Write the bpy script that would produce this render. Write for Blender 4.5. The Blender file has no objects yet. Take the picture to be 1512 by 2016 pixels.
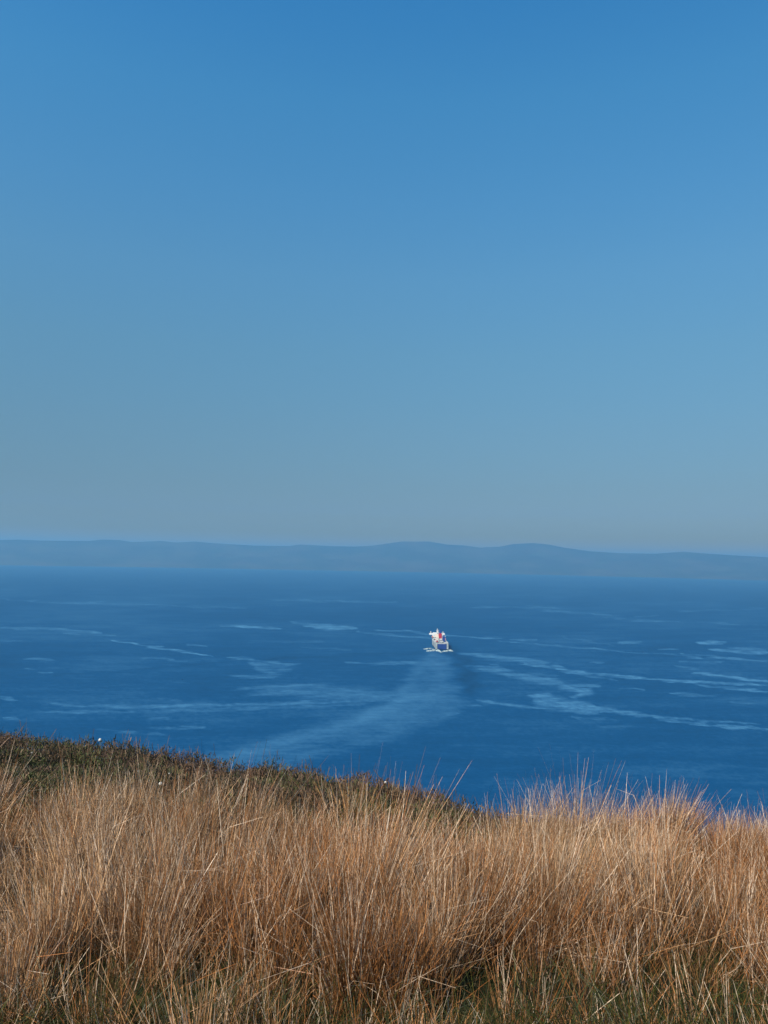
import bpy, math
import numpy as np
from mathutils import Matrix, Vector

R = math.radians
rng = np.random.default_rng(7)
scene = bpy.context.scene
COL = scene.collection

# ------------------------------------------------------------------ camera, sky, sun, exposure
EYE = 190.0                       # eye height above the sea, metres
F = 1500.0                        # focal length in photograph pixels (1512 x 2016)
PITCH, ROLL = R(3.66), R(1.14)
Fw = np.array([0, math.cos(PITCH), math.sin(PITCH)])
U0 = np.array([0, -math.sin(PITCH), math.cos(PITCH)])
R0 = np.array([1.0, 0, 0])
Rv = R0 * math.cos(ROLL) + U0 * math.sin(ROLL)
Uv = -R0 * math.sin(ROLL) + U0 * math.cos(ROLL)
cam = bpy.data.cameras.new("camera")
cam.sensor_fit = 'VERTICAL'; cam.sensor_height = 36.0; cam.lens = 36.0 * F / 2016.0
cam.clip_start = 0.05; cam.clip_end = 60000.0
camo = bpy.data.objects.new("camera", cam); COL.objects.link(camo)
M = Matrix(((Rv[0], Uv[0], -Fw[0], 0), (Rv[1], Uv[1], -Fw[1], 0), (Rv[2], Uv[2], -Fw[2], EYE), (0, 0, 0, 1)))
camo.matrix_world = M
scene.camera = camo

SUN_EL, SUN_AZ = R(44), R(-136)   # azimuth measured clockwise from the view direction (+Y): behind and to the left
world = bpy.data.worlds.new("World"); scene.world = world; world.use_nodes = True
nt = world.node_tree; nt.nodes.clear()
sky = nt.nodes.new("ShaderNodeTexSky"); sky.sky_type = 'NISHITA'; sky.sun_disc = False
sky.sun_elevation = SUN_EL; sky.sun_rotation = SUN_AZ
sky.altitude = 200; sky.air_density = 1.0; sky.dust_density = 0.3; sky.ozone_density = 3.0
# the evening-out of the clear sky from zenith to horizon, all the way round
tc = nt.nodes.new("ShaderNodeTexCoord"); sp = nt.nodes.new("ShaderNodeSeparateXYZ")
nt.links.new(tc.outputs["Generated"], sp.inputs[0])
ramp = nt.nodes.new("ShaderNodeValToRGB"); ramp.color_ramp.interpolation = 'LINEAR'
SKY_STOPS = [(0.0, (0.225, 0.155, 0.07)), (0.0205, (0.225, 0.155, 0.07)), (0.0339, (0.1865, 0.1559, 0.0941)), (0.0425, (0.1767, 0.167, 0.1482)), (0.0625, (0.1753, 0.1862, 0.2001)), (0.0957, (0.1902, 0.2136, 0.2169)), (0.168, (0.2319, 0.2942, 0.2854)), (0.2633, (0.2759, 0.4043, 0.3855)), (0.3525, (0.2961, 0.4978, 0.4985)), (0.434, (0.2707, 0.5508, 0.5885)), (0.5295, (0.2301, 0.5971, 0.6692)), (0.6078, (0.1722, 0.5748, 0.7119))]

el = ramp.color_ramp.elements
while len(el) < len(SKY_STOPS): el.new(0.5)
for e, (p, c) in zip(el, SKY_STOPS): e.position = p; e.color = (*c, 1)
nt.links.new(sp.outputs[2], ramp.inputs[0])
dbl = nt.nodes.new("ShaderNodeVectorMath"); dbl.operation = 'SCALE'; dbl.inputs["Scale"].default_value = 2.0
nt.links.new(ramp.outputs[0], dbl.inputs[0])
mul = nt.nodes.new("ShaderNodeVectorMath"); mul.operation = 'MULTIPLY'
nt.links.new(sky.outputs[0], mul.inputs[0]); nt.links.new(dbl.outputs[0], mul.inputs[1])
bg = nt.nodes.new("ShaderNodeBackground"); bg.inputs[1].default_value = 0.1
wo = nt.nodes.new("ShaderNodeOutputWorld")
nt.links.new(mul.outputs[0], bg.inputs[0]); nt.links.new(bg.outputs[0], wo.inputs[0])

sl = bpy.data.lights.new("sun", 'SUN'); sl.energy = 5.0; sl.angle = R(0.53); sl.color = (1.0, 0.89, 0.74)
so = bpy.data.objects.new("sun", sl); COL.objects.link(so)
sd = Vector((math.sin(SUN_AZ) * math.cos(SUN_EL), math.cos(SUN_AZ) * math.cos(SUN_EL), math.sin(SUN_EL)))
so.rotation_euler = sd.to_track_quat('Z', 'Y').to_euler(); so.location = (0, 0, EYE + 50)

scene.view_settings.view_transform = 'Standard'; scene.view_settings.look = 'None'
scene.view_settings.exposure = 0.4; scene.view_settings.gamma = 1.0
scene.view_settings.use_curve_mapping = False
scene.cycles.volume_bounces = 0
scene.cycles.max_bounces = 6; scene.cycles.diffuse_bounces = 3
scene.cycles.use_denoising = True

# ------------------------------------------------------------------ helpers
def ray(px, py):
    return Rv * (px - 756) / F - Uv * (py - 1008) / F + Fw
def at_depth(px, py, Y):          # the point of the place at forward distance Y seen in that direction
    d = ray(px, py); return d * (Y / d[1]) + np.array([0, 0, EYE])
def on_sea(px, py, z=0.0):
    d = ray(px, py); return d * ((z - EYE) / d[2]) + np.array([0, 0, EYE])
def project(P):
    V = P - np.array([0, 0, EYE]); w = V @ Fw
    return 756 + F * (V @ Rv) / w, 1008 - F * (V @ Uv) / w

def hash2(ix, iy, seed):
    h = (ix.astype(np.int64) * 374761393 + iy.astype(np.int64) * 668265263 + seed * 974634777) & 0xffffffff
    h = ((h ^ (h >> 13)) * 1274126177) & 0xffffffff
    return ((h ^ (h >> 16)) & 0xffffff) / float(0xffffff)
def vnoise(x, y, seed=0):
    x = np.asarray(x, float); y = np.asarray(y, float)
    ix = np.floor(x); iy = np.floor(y); fx = x - ix; fy = y - iy
    fx = fx * fx * (3 - 2 * fx); fy = fy * fy * (3 - 2 * fy)
    a = hash2(ix, iy, seed); b = hash2(ix + 1, iy, seed); c = hash2(ix, iy + 1, seed); d = hash2(ix + 1, iy + 1, seed)
    return (a * (1 - fx) + b * fx) * (1 - fy) + (c * (1 - fx) + d * fx) * fy
def fbm(x, y, oct=4, seed=0):
    s = 0; a = 0.5; t = 0
    for o in range(oct):
        s = s + a * vnoise(x * 2 ** o, y * 2 ** o, seed + o * 17); t += a; a *= 0.5
    return s / t
def smooth(a, b, x):
    t = np.clip((x - a) / (b - a), 0, 1); return t * t * (3 - 2 * t)

def mesh_from(name, V, Q, tint=None, attr=None, smooth_shade=False):
    me = bpy.data.meshes.new(name)
    V = np.ascontiguousarray(V, dtype=np.float32); Q = np.ascontiguousarray(Q, dtype=np.int32)
    k = Q.shape[1]; n = len(Q)
    me.vertices.add(len(V)); me.vertices.foreach_set("co", V.ravel())
    me.loops.add(n * k); me.loops.foreach_set("vertex_index", Q.ravel())
    me.polygons.add(n); me.polygons.foreach_set("loop_start", np.arange(0, n * k, k, dtype=np.int32))
    me.polygons.foreach_set("loop_total", np.full(n, k, dtype=np.int32))
    me.polygons.foreach_set("use_smooth", np.full(n, smooth_shade, dtype=bool))
    me.update(calc_edges=True)
    if tint is not None:
        a = me.attributes.new("tint", 'FLOAT_COLOR', 'POINT')
        c = np.ones((len(V), 4), np.float32); c[:, :3] = tint; a.data.foreach_set("color", c.ravel())
    for k_, v_ in (attr or {}).items():
        a = me.attributes.new(k_, 'FLOAT', 'POINT'); a.data.foreach_set("value", np.ascontiguousarray(v_, np.float32))
    return me
def link(name, me, mat=None, parent=None):
    o = bpy.data.objects.new(name, me); COL.objects.link(o)
    if mat is not None and me is not None: me.materials.append(mat)
    if parent is not None: o.parent = parent
    return o
def tag(o, label=None, cat=None, group=None, kind=None):
    if label: o["label"] = label
    if cat: o["category"] = cat
    if group: o["group"] = group
    if kind: o["kind"] = kind
    return o
def empty(name, loc, rz=0.0):
    o = bpy.data.objects.new(name, None); COL.objects.link(o); o.location = loc; o.rotation_euler = (0, 0, rz)
    o.empty_display_size = 0.1
    return o

class G:      # small node-graph helper
    def __init__(s, name):
        s.m = bpy.data.materials.new(name); s.m.use_nodes = True; s.t = s.m.node_tree; s.t.nodes.clear()
        s.out = s.n("ShaderNodeOutputMaterial"); s.p = s.n("ShaderNodeBsdfPrincipled"); s.l(s.p.outputs[0], s.out.inputs[0])
    def n(s, t, **k):
        x = s.t.nodes.new(t)
        for a, b in k.items(): setattr(x, a, b)
        return x
    def l(s, a, b): s.t.links.new(a, b)
    def noise(s, scale, detail=3, vec=None, rough=0.55):
        x = s.n("ShaderNodeTexNoise"); x.inputs["Scale"].default_value = scale; x.inputs["Detail"].default_value = detail
        x.inputs["Roughness"].default_value = rough
        if vec is not None: s.l(vec, x.inputs["Vector"])
        return x.outputs["Fac"]
    def pos(s, scale=(1, 1, 1), rot=(0, 0, 0)):
        c = s.n("ShaderNodeTexCoord"); mp = s.n("ShaderNodeMapping"); mp.inputs["Scale"].default_value = scale
        mp.inputs["Rotation"].default_value = rot
        s.l(c.outputs["Object"], mp.inputs[0]); return mp.outputs[0]
    def ramp(s, fac, stops):
        r = s.n("ShaderNodeValToRGB"); e = r.color_ramp.elements
        while len(e) < len(stops): e.new(0.5)
        for x, (p, c) in zip(e, stops): x.position = p; x.color = (*c, 1)
        s.l(fac, r.inputs[0]); return r.outputs[0]
    def attr(s, name):
        a = s.n("ShaderNodeAttribute"); a.attribute_name = name; return a
    def math(s, op, a, b):
        x = s.n("ShaderNodeMath", operation=op)
        for i, v in enumerate((a, b)):
            if hasattr(v, "links"): s.l(v, x.inputs[i])
            else: x.inputs[i].default_value = v
        return x.outputs[0]
    def mixc(s, fac, a, b, mode='MIX'):
        x = s.n("ShaderNodeMix", data_type='RGBA', blend_type=mode)
        for i, v in ((0, fac), (6, a), (7, b)):
            if hasattr(v, "links"): s.l(v, x.inputs[i])
            elif i == 0: x.inputs[0].default_value = v
            else: x.inputs[i].default_value = (*v, 1)
        return x.outputs[2]
    def bump(s, h, strength, dist):
        b = s.n("ShaderNodeBump"); b.inputs["Strength"].default_value = strength; b.inputs["Distance"].default_value = dist
        s.l(h, b.inputs["Height"]); s.l(b.outputs[0], s.p.inputs["Normal"]); return b
    def set(s, **k):
        for a, b in k.items(): s.p.inputs[a.replace("_", " ")].default_value = b
        return s

def paint(name, col, rough=0.5, wear=0.12, scale=0.4):
    g = G(name); v = g.pos()
    n = g.noise(scale, 5, v); d = tuple(c * (1 - wear * 2.2) for c in col)
    g.l(g.ramp(n, [(0.35, d), (0.6, col)]), g.p.inputs["Base Color"]); g.set(Roughness=rough); return g.m

# ------------------------------------------------------------------ sea
cols = np.concatenate([np.linspace(-180, -31.5, 50)[:-1], np.linspace(-31.5, 31.5, 600), np.linspace(31.5, 180, 50)[1:]])
drops = np.concatenate([np.array([57000, 9000, 3000, 1200, 800, 650]), np.concatenate([np.arange(560, 260, -1.7), np.arange(260, 11.9, -1.0)])])
rad = EYE * F / drops                                   # 5 m ... 24 km
A, D_ = np.meshgrid(np.radians(cols), rad)
SV = np.stack([D_ * np.sin(A), D_ * np.cos(A), np.zeros_like(A)], -1).reshape(-1, 3)
nr, nc = A.shape
ii = np.arange(nr - 1)[:, None] * nc + np.arange(nc - 1)[None]
SQ = np.stack([ii, ii + nc, ii + nc + 1, ii + 1], -1).reshape(-1, 4)[:, ::-1]
front = SV[:, 1] > 300
px = np.full(len(SV), -9999.0); py = np.full(len(SV), -9999.0)
a, b = project(SV[front]); px[front] = a; py[front] = b
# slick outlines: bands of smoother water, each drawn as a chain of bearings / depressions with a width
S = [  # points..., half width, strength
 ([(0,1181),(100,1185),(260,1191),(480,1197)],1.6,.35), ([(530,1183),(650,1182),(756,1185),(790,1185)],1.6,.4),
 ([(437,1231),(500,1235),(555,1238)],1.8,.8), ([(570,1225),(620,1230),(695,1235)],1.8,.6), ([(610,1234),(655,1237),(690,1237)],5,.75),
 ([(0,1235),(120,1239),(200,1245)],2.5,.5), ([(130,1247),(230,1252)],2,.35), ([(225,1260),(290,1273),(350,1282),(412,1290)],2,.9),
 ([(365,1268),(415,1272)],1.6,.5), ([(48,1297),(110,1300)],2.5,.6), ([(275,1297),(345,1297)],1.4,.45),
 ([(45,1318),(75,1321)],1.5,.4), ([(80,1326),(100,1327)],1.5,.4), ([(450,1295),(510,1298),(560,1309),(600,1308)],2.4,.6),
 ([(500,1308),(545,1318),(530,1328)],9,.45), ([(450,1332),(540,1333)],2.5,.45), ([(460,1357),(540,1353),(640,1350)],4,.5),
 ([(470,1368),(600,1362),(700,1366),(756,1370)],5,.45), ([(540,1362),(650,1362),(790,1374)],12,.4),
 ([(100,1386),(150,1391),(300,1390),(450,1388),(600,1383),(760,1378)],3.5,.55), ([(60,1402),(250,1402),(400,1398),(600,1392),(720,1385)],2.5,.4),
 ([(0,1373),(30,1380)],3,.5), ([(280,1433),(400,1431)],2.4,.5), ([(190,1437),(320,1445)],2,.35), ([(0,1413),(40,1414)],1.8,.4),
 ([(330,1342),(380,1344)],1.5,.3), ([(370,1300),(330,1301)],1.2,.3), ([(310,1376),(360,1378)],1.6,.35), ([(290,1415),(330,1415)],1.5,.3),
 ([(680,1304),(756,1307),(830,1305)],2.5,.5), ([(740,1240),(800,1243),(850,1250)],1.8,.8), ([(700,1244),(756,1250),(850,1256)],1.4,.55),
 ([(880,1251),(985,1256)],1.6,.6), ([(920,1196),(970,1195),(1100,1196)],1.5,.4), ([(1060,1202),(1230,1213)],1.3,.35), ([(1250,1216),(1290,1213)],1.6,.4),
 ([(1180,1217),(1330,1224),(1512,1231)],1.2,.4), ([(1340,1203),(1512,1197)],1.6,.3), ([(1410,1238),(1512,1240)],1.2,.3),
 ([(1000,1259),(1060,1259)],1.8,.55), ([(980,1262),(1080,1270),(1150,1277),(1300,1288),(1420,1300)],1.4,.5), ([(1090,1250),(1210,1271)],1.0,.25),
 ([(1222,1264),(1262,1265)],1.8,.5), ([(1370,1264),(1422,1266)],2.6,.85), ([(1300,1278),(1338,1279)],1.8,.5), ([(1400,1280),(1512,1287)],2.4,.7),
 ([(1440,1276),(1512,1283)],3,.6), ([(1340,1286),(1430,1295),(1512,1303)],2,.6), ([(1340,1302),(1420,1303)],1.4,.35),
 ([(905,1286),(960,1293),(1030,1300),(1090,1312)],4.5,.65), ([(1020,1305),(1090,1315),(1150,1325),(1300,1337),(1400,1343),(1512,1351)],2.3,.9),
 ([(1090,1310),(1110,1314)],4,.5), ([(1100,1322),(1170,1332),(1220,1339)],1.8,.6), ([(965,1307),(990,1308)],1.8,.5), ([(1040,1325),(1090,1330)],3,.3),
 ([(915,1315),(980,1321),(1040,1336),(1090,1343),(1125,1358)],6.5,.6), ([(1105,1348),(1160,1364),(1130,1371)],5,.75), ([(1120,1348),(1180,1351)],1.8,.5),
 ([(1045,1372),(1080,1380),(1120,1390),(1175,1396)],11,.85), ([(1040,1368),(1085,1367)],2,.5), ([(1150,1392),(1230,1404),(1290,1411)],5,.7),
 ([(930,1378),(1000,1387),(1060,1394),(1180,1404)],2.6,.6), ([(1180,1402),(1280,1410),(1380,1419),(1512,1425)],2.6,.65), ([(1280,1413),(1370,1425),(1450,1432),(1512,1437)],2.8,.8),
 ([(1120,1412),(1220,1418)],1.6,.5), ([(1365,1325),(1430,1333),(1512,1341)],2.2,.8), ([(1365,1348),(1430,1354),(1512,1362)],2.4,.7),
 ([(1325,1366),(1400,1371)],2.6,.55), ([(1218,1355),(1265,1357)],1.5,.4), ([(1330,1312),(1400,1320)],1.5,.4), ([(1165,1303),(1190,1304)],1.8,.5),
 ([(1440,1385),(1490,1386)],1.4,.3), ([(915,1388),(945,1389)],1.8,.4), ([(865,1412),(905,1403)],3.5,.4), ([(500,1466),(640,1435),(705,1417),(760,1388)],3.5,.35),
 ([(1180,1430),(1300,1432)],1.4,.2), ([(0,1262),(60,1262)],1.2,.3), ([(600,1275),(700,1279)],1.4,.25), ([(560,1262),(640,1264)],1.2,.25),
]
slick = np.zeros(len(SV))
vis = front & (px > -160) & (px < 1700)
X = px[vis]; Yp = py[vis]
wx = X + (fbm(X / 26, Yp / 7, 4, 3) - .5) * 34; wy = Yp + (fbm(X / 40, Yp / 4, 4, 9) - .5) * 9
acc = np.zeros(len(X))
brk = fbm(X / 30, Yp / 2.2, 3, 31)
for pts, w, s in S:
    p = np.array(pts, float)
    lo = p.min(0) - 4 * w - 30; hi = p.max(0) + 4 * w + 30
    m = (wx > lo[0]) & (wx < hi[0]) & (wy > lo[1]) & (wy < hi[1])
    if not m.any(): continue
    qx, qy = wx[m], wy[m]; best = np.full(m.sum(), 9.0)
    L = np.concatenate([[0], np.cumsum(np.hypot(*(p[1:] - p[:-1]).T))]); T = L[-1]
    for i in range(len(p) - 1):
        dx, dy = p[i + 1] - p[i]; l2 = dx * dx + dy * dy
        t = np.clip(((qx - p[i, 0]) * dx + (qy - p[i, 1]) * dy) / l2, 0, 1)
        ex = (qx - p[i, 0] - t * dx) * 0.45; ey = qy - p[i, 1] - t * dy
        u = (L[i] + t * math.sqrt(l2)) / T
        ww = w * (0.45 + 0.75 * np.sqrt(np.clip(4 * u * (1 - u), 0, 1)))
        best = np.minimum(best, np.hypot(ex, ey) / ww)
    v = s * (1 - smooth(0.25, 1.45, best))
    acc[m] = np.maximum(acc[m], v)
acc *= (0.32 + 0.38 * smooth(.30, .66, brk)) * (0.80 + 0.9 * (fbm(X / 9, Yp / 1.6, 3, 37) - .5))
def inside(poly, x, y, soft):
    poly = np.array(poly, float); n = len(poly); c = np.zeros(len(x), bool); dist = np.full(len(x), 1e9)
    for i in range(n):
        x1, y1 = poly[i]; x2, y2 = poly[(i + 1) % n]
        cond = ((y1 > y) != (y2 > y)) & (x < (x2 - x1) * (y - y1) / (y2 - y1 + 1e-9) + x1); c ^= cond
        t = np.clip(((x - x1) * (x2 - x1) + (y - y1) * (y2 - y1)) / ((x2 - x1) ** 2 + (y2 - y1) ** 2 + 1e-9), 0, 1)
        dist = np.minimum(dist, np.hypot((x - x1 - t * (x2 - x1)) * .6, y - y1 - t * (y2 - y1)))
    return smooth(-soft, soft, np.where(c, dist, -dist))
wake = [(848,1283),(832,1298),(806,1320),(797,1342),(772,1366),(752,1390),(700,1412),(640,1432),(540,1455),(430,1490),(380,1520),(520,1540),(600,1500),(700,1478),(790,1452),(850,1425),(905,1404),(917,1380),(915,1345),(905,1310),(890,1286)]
wm = inside(wake, wx, wy, 12)
wv = wm * (0.10 + 0.20 * fbm(X / 60, Yp / 7, 3, 77))
# the two brighter tracks left by the screws
for pts, w, s in (([(800,1372),(765,1394),(700,1420),(600,1448),(500,1474),(420,1492)],16,.15), ([(845,1292),(818,1322),(806,1350),(780,1378)],7,.07), ([(868,1290),(872,1320),(862,1350),(830,1390),(770,1430)],10,.06)):
    p = np.array(pts, float); best = np.full(len(X), 1e9)
    for i in range(len(p) - 1):
        d = p[i + 1] - p[i]; t = np.clip(((wx - p[i, 0]) * d[0] + (wy - p[i, 1]) * d[1]) / (d @ d), 0, 1)
        best = np.minimum(best, np.hypot((wx - p[i, 0] - t * d[0]) * .6, wy - p[i, 1] - t * d[1]))
    wv += s * np.exp(-(best / w) ** 2) * (.5 + fbm(X / 20, Yp / 5, 3, 5))
wv *= .42 + .60 * fbm(X / 34, Yp / 2.4, 3, 57)
acc = np.maximum(acc, wv)
# rougher, darker lanes beside the wake
for pts, w, s in (([(893,1284),(908,1300),(915,1330),(922,1360)],13,.22), ([(100,1330),(300,1318),(450,1300),(650,1292),(835,1284)],2.5,.10)):
    p = np.array(pts, float); best = np.full(len(X), 1e9)
    for i in range(len(p) - 1):
        d = p[i + 1] - p[i]; t = np.clip(((wx - p[i, 0]) * d[0] + (wy - p[i, 1]) * d[1]) / (d @ d), 0, 1)
        best = np.minimum(best, np.hypot((wx - p[i, 0] - t * d[0]) * .6, wy - p[i, 1] - t * d[1]))
    acc -= s * np.exp(-(best / w) ** 2)
mott = (fbm(X / 220, Yp / 22, 4, 41) - .5) * .22 + (fbm(X / 50, Yp / 2.2, 3, 43) - .5) * .14
fine = (fbm(X / 7, Yp / 1.4, 2, 47) - .5) * .15
acc = acc + mott * smooth(1120, 1180, Yp) + fine * smooth(1150, 1400, Yp)
slick[vis] = acc
me = mesh_from("sea", SV, SQ, attr={"slick": slick}, smooth_shade=True)
g = G("sea_water"); s_ = g.attr("slick").outputs["Fac"]
v1 = g.pos((0.035, 0.09, 0.035), (0, 0, 0.25)); v2 = g.pos((0.004, 0.012, 0.004), (0, 0, -0.1))
n1 = g.noise(1.0, 4, v1, .6); n2 = g.noise(1.0, 4, v2, .6)
f = g.math('ADD', s_, g.math('MULTIPLY', g.math('SUBTRACT', n2, .5), .16))
f = g.math('ADD', f, g.math('MULTIPLY', g.math('SUBTRACT', n1, .5), .10))
DEEP, PALE = (0.001, 0.054, 0.147), (0.075, 0.235, 0.39)  # PALE puts the sky mirrored in the slicks into the base colour
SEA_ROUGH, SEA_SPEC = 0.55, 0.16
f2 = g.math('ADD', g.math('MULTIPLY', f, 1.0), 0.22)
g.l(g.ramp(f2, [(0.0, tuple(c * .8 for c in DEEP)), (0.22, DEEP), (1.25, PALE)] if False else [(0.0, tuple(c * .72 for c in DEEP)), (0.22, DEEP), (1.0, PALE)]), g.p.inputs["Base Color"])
g.l(g.math('SUBTRACT', SEA_ROUGH, g.math('MULTIPLY', s_, 0.25)), g.p.inputs["Roughness"])
g.set(IOR=1.33); g.p.inputs["Specular IOR Level"].default_value = SEA_SPEC
g.bump(g.noise(1.0, 3, g.pos((0.12, 0.22, 0.12)), .6), 0.18, 1.2)
sea = tag(link("sea", me, g.m), kind="structure")

# ------------------------------------------------------------------ far hills
sky_line = np.array([(0,1063),(35,1062),(80,1064),(175,1065),(200,1062),(235,1063),(260,1067),(320,1065),(345,1068),(385,1066),(415,1069),(500,1074),(570,1075),(590,1072),(650,1075),(700,1076),(735,1074),(756,1071),(790,1066),(845,1066),(880,1072),(915,1074),(945,1078),(985,1076),(1010,1071),(1050,1069),(1080,1072),(1110,1078),(1160,1085),(1220,1089),(1290,1090),(1345,1086),(1380,1089),(1440,1093),(1512,1097)], float)
hb, hh = [], []
RD = 15600.0
for x, y in sky_line:
    d = ray(x, y); hb.append(math.atan2(d[0], d[1])); hh.append(EYE + RD * d[2] / math.hypot(d[0], d[1]))
hb, hh = np.array(hb), np.array(hh)
bear = np.radians(np.linspace(-48, 48, 900))
ridge = np.interp(bear, hb, hh)
out = np.clip((np.abs(bear) - R(27)) / R(21), 0, 1)
ridge = ridge + (fbm(bear * 30, bear * 0, 4, 5) - .5) * 220 * (np.abs(bear) > R(26.8)) * smooth(0, .2, out)
ridge = ridge * (1 - smooth(.75, 1, out)) - 20 * smooth(.8, 1, out)
ts = np.linspace(0, 1.75, 46)
HB, HT = np.meshgrid(bear, ts)
coast = 13500 + (fbm(HB * 14, HB * 0, 4, 2) - .5) * 500
HR = coast + (RD - coast) * HT
prof = np.where(HT < 1, 0.07 * smooth(0, .04, HT) + .93 * (HT ** 1.25), 1 - 0.9 * (HT - 1) ** 1.4)
rel = (fbm(HB * 60, HT * 5, 5, 8) - .5) * smooth(0, .3, HT) * (1 - smooth(.72, 1.0, HT)) * 70
HZ = ridge[None] * prof + rel - 6 * (HT == 0)
HV = np.stack([HR * np.sin(HB), HR * np.cos(HB), HZ], -1).reshape(-1, 3)
nr, nc = HB.shape; ii = np.arange(nr - 1)[:, None] * nc + np.arange(nc - 1)[None]
HQ = np.stack([ii, ii + 1, ii + nc + 1, ii + nc], -1).reshape(-1, 4)
g = G("far_moorland"); nn = g.noise(0.0012, 5, g.pos((1, 1, 3)))
vor = g.n("ShaderNodeTexVoronoi"); vor.inputs["Scale"].default_value = 0.0028; g.l(g.pos(), vor.inputs["Vector"])
c1 = g.ramp(nn, [(0.4, (0.034, 0.026, 0.022)), (0.62, (0.068, 0.052, 0.038))])
c2 = g.mixc(0.2, c1, vor.outputs["Color"], 'MULTIPLY')
g.l(c2, g.p.inputs["Base Color"]); g.set(Roughness=0.95); g.p.inputs["Specular IOR Level"].default_value = 0.1
hills = tag(link("hills", mesh_from("hills", HV, HQ, smooth_shade=True), g.m), kind="structure")

# ------------------------------------------------------------------ moor ground (eye-relative heights, then lifted)
# crest of the bank: column x, row y of its outline, forward distance
cr = [(-400,1400,12.5),(0,1440,11),(200,1463,10.5),(400,1490,10),(530,1500,9.6),(650,1528,9.3),(760,1550,8.9),(850,1572,8.4),(1000,1625,7.6),(1100,1625,7.2),(1300,1670,6.8),(1512,1690,6.6),(1900,1720,6.6)]
cb, cd, cz = [], [], []
for x, y, Yd in cr:
    P = at_depth(x, y + 13, Yd); cb.append(math.atan2(P[0], P[1])); cd.append(math.hypot(P[0], P[1])); cz.append(P[2] - EYE - 0.13)
cb, cd, cz = map(np.array, (cb, cd, cz))
def ground(x, y):
    x = np.asarray(x, float); y = np.asarray(y, float)
    b = np.arctan2(x, y); r = np.hypot(x, y)
    Dc = np.interp(b, cb, cd); Zc = np.interp(b, cb, cz)
    base = -1.62 - 0.075 * np.clip(y, -2, 5.4) - 0.04 * np.clip(x, -3, 4) * np.clip(y / 5, 0, 1)
    r0 = np.minimum(5.4 / np.maximum(np.cos(b), .35), Dc - .6)
    t = np.clip((r - r0) / (Dc - r0), 0, 1)
    edge_x = r0 * np.sin(b); edge_y = r0 * np.cos(b)
    z0 = -1.62 - 0.075 * np.clip(edge_y, -2, 5.4) - 0.04 * np.clip(edge_x, -3, 4) * np.clip(edge_y / 5, 0, 1)
    bank = z0 + (Zc - z0) * (t ** 1.15)
    over = np.maximum(r - Dc, 0)
    fall = -over * 0.78 * smooth(0, 2.2, over) - 0.18 * np.minimum(over, 1.5)
    infront = smooth(-0.35, 0.15, np.cos(b) - 0.25)
    z = np.where(r < r0, base, bank + fall)
    z = z * infront + base * (1 - infront)
    lump = (fbm(x * 1.4 + 9, y * 1.4, 4, 21) - .5) * 0.20 + (fbm(x * .35, y * .35, 3, 22) - .5) * .16
    lump = lump * smooth(0.5, 3, r) * np.where(r > r0, .8, 1) * (1 - .5 * np.exp(-((r - Dc) / .5) ** 2))
    big = (fbm(x / 14, y / 14, 4, 23) - .5) * 10 * smooth(8, 60, over)
    far = smooth(450, 700, r) * 205
    return np.maximum(z + lump + big - np.where(infront < .5, far, 0), -EYE - 9)
cols = np.concatenate([np.linspace(-180, -36, 60)[:-1], np.linspace(-36, 36, 400), np.linspace(36, 180, 60)[1:]])
rad = np.concatenate([[0.02], np.linspace(0.4, 14, 230), np.geomspace(14.3, 760, 70)])
A, D_ = np.meshgrid(np.radians(cols), rad)
gx, gy = D_ * np.sin(A), D_ * np.cos(A); gz = ground(gx, gy)
GV = np.stack([gx, gy, gz + EYE], -1).reshape(-1, 3)
nr, nc = A.shape; ii = np.arange(nr - 1)[:, None] * nc + np.arange(nc - 1)[None]
GQ = np.stack([ii, ii + 1, ii + nc + 1, ii + nc], -1).reshape(-1, 4)[:, ::-1]
GQ = GQ[:, ::-1]
g = G("peat_and_moss"); v = g.pos()
c = g.ramp(g.noise(3.0, 6, v), [(0.38, (0.022, 0.016, 0.009)), (0.52, (0.035, 0.040, 0.012)), (0.68, (0.085, 0.065, 0.030))])
g.l(c, g.p.inputs["Base Color"]); g.set(Roughness=0.95); g.p.inputs["Specular IOR Level"].default_value = 0.1
g.bump(g.noise(25, 5, v), 0.8, 0.03)
moor = tag(link("moorland_ground", mesh_from("moorland_ground", GV, GQ, smooth_shade=True), g.m), kind="structure")

# ------------------------------------------------------------------ grass
def leaf_mat(name, rough, sat=1.0, trans=0.25):
    g = G(name); a = g.attr("tint")
    n = g.noise(110, 3, g.pos((1, 1, .35)))
    c = g.mixc(1.0, a.outputs["Color"], g.ramp(n, [(0.36, (.48, .42, .36)), (0.50, (.95, .95, .95)), (0.66, (1.22, 1.22, 1.22))]), 'MULTIPLY')
    g.l(c, g.p.inputs["Base Color"]); g.set(Roughness=rough); g.p.inputs["Specular IOR Level"].default_value = 0.5
    if trans:
        t = g.n("ShaderNodeBsdfTranslucent"); g.l(c, t.inputs[0]); mx = g.n("ShaderNodeMixShader"); mx.inputs[0].default_value = trans
        g.l(g.p.outputs[0], mx.inputs[1]); g.l(t.outputs[0], mx.inputs[2]); g.l(mx.outputs[0], g.out.inputs[0])
    return g.m
M_dry = leaf_mat("dry_grass_stalk", 0.36, trans=.18); M_green = leaf_mat("green_grass_blade", 0.5, trans=.3); M_heath = leaf_mat("heather_twig", 0.8, trans=.1)

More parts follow.
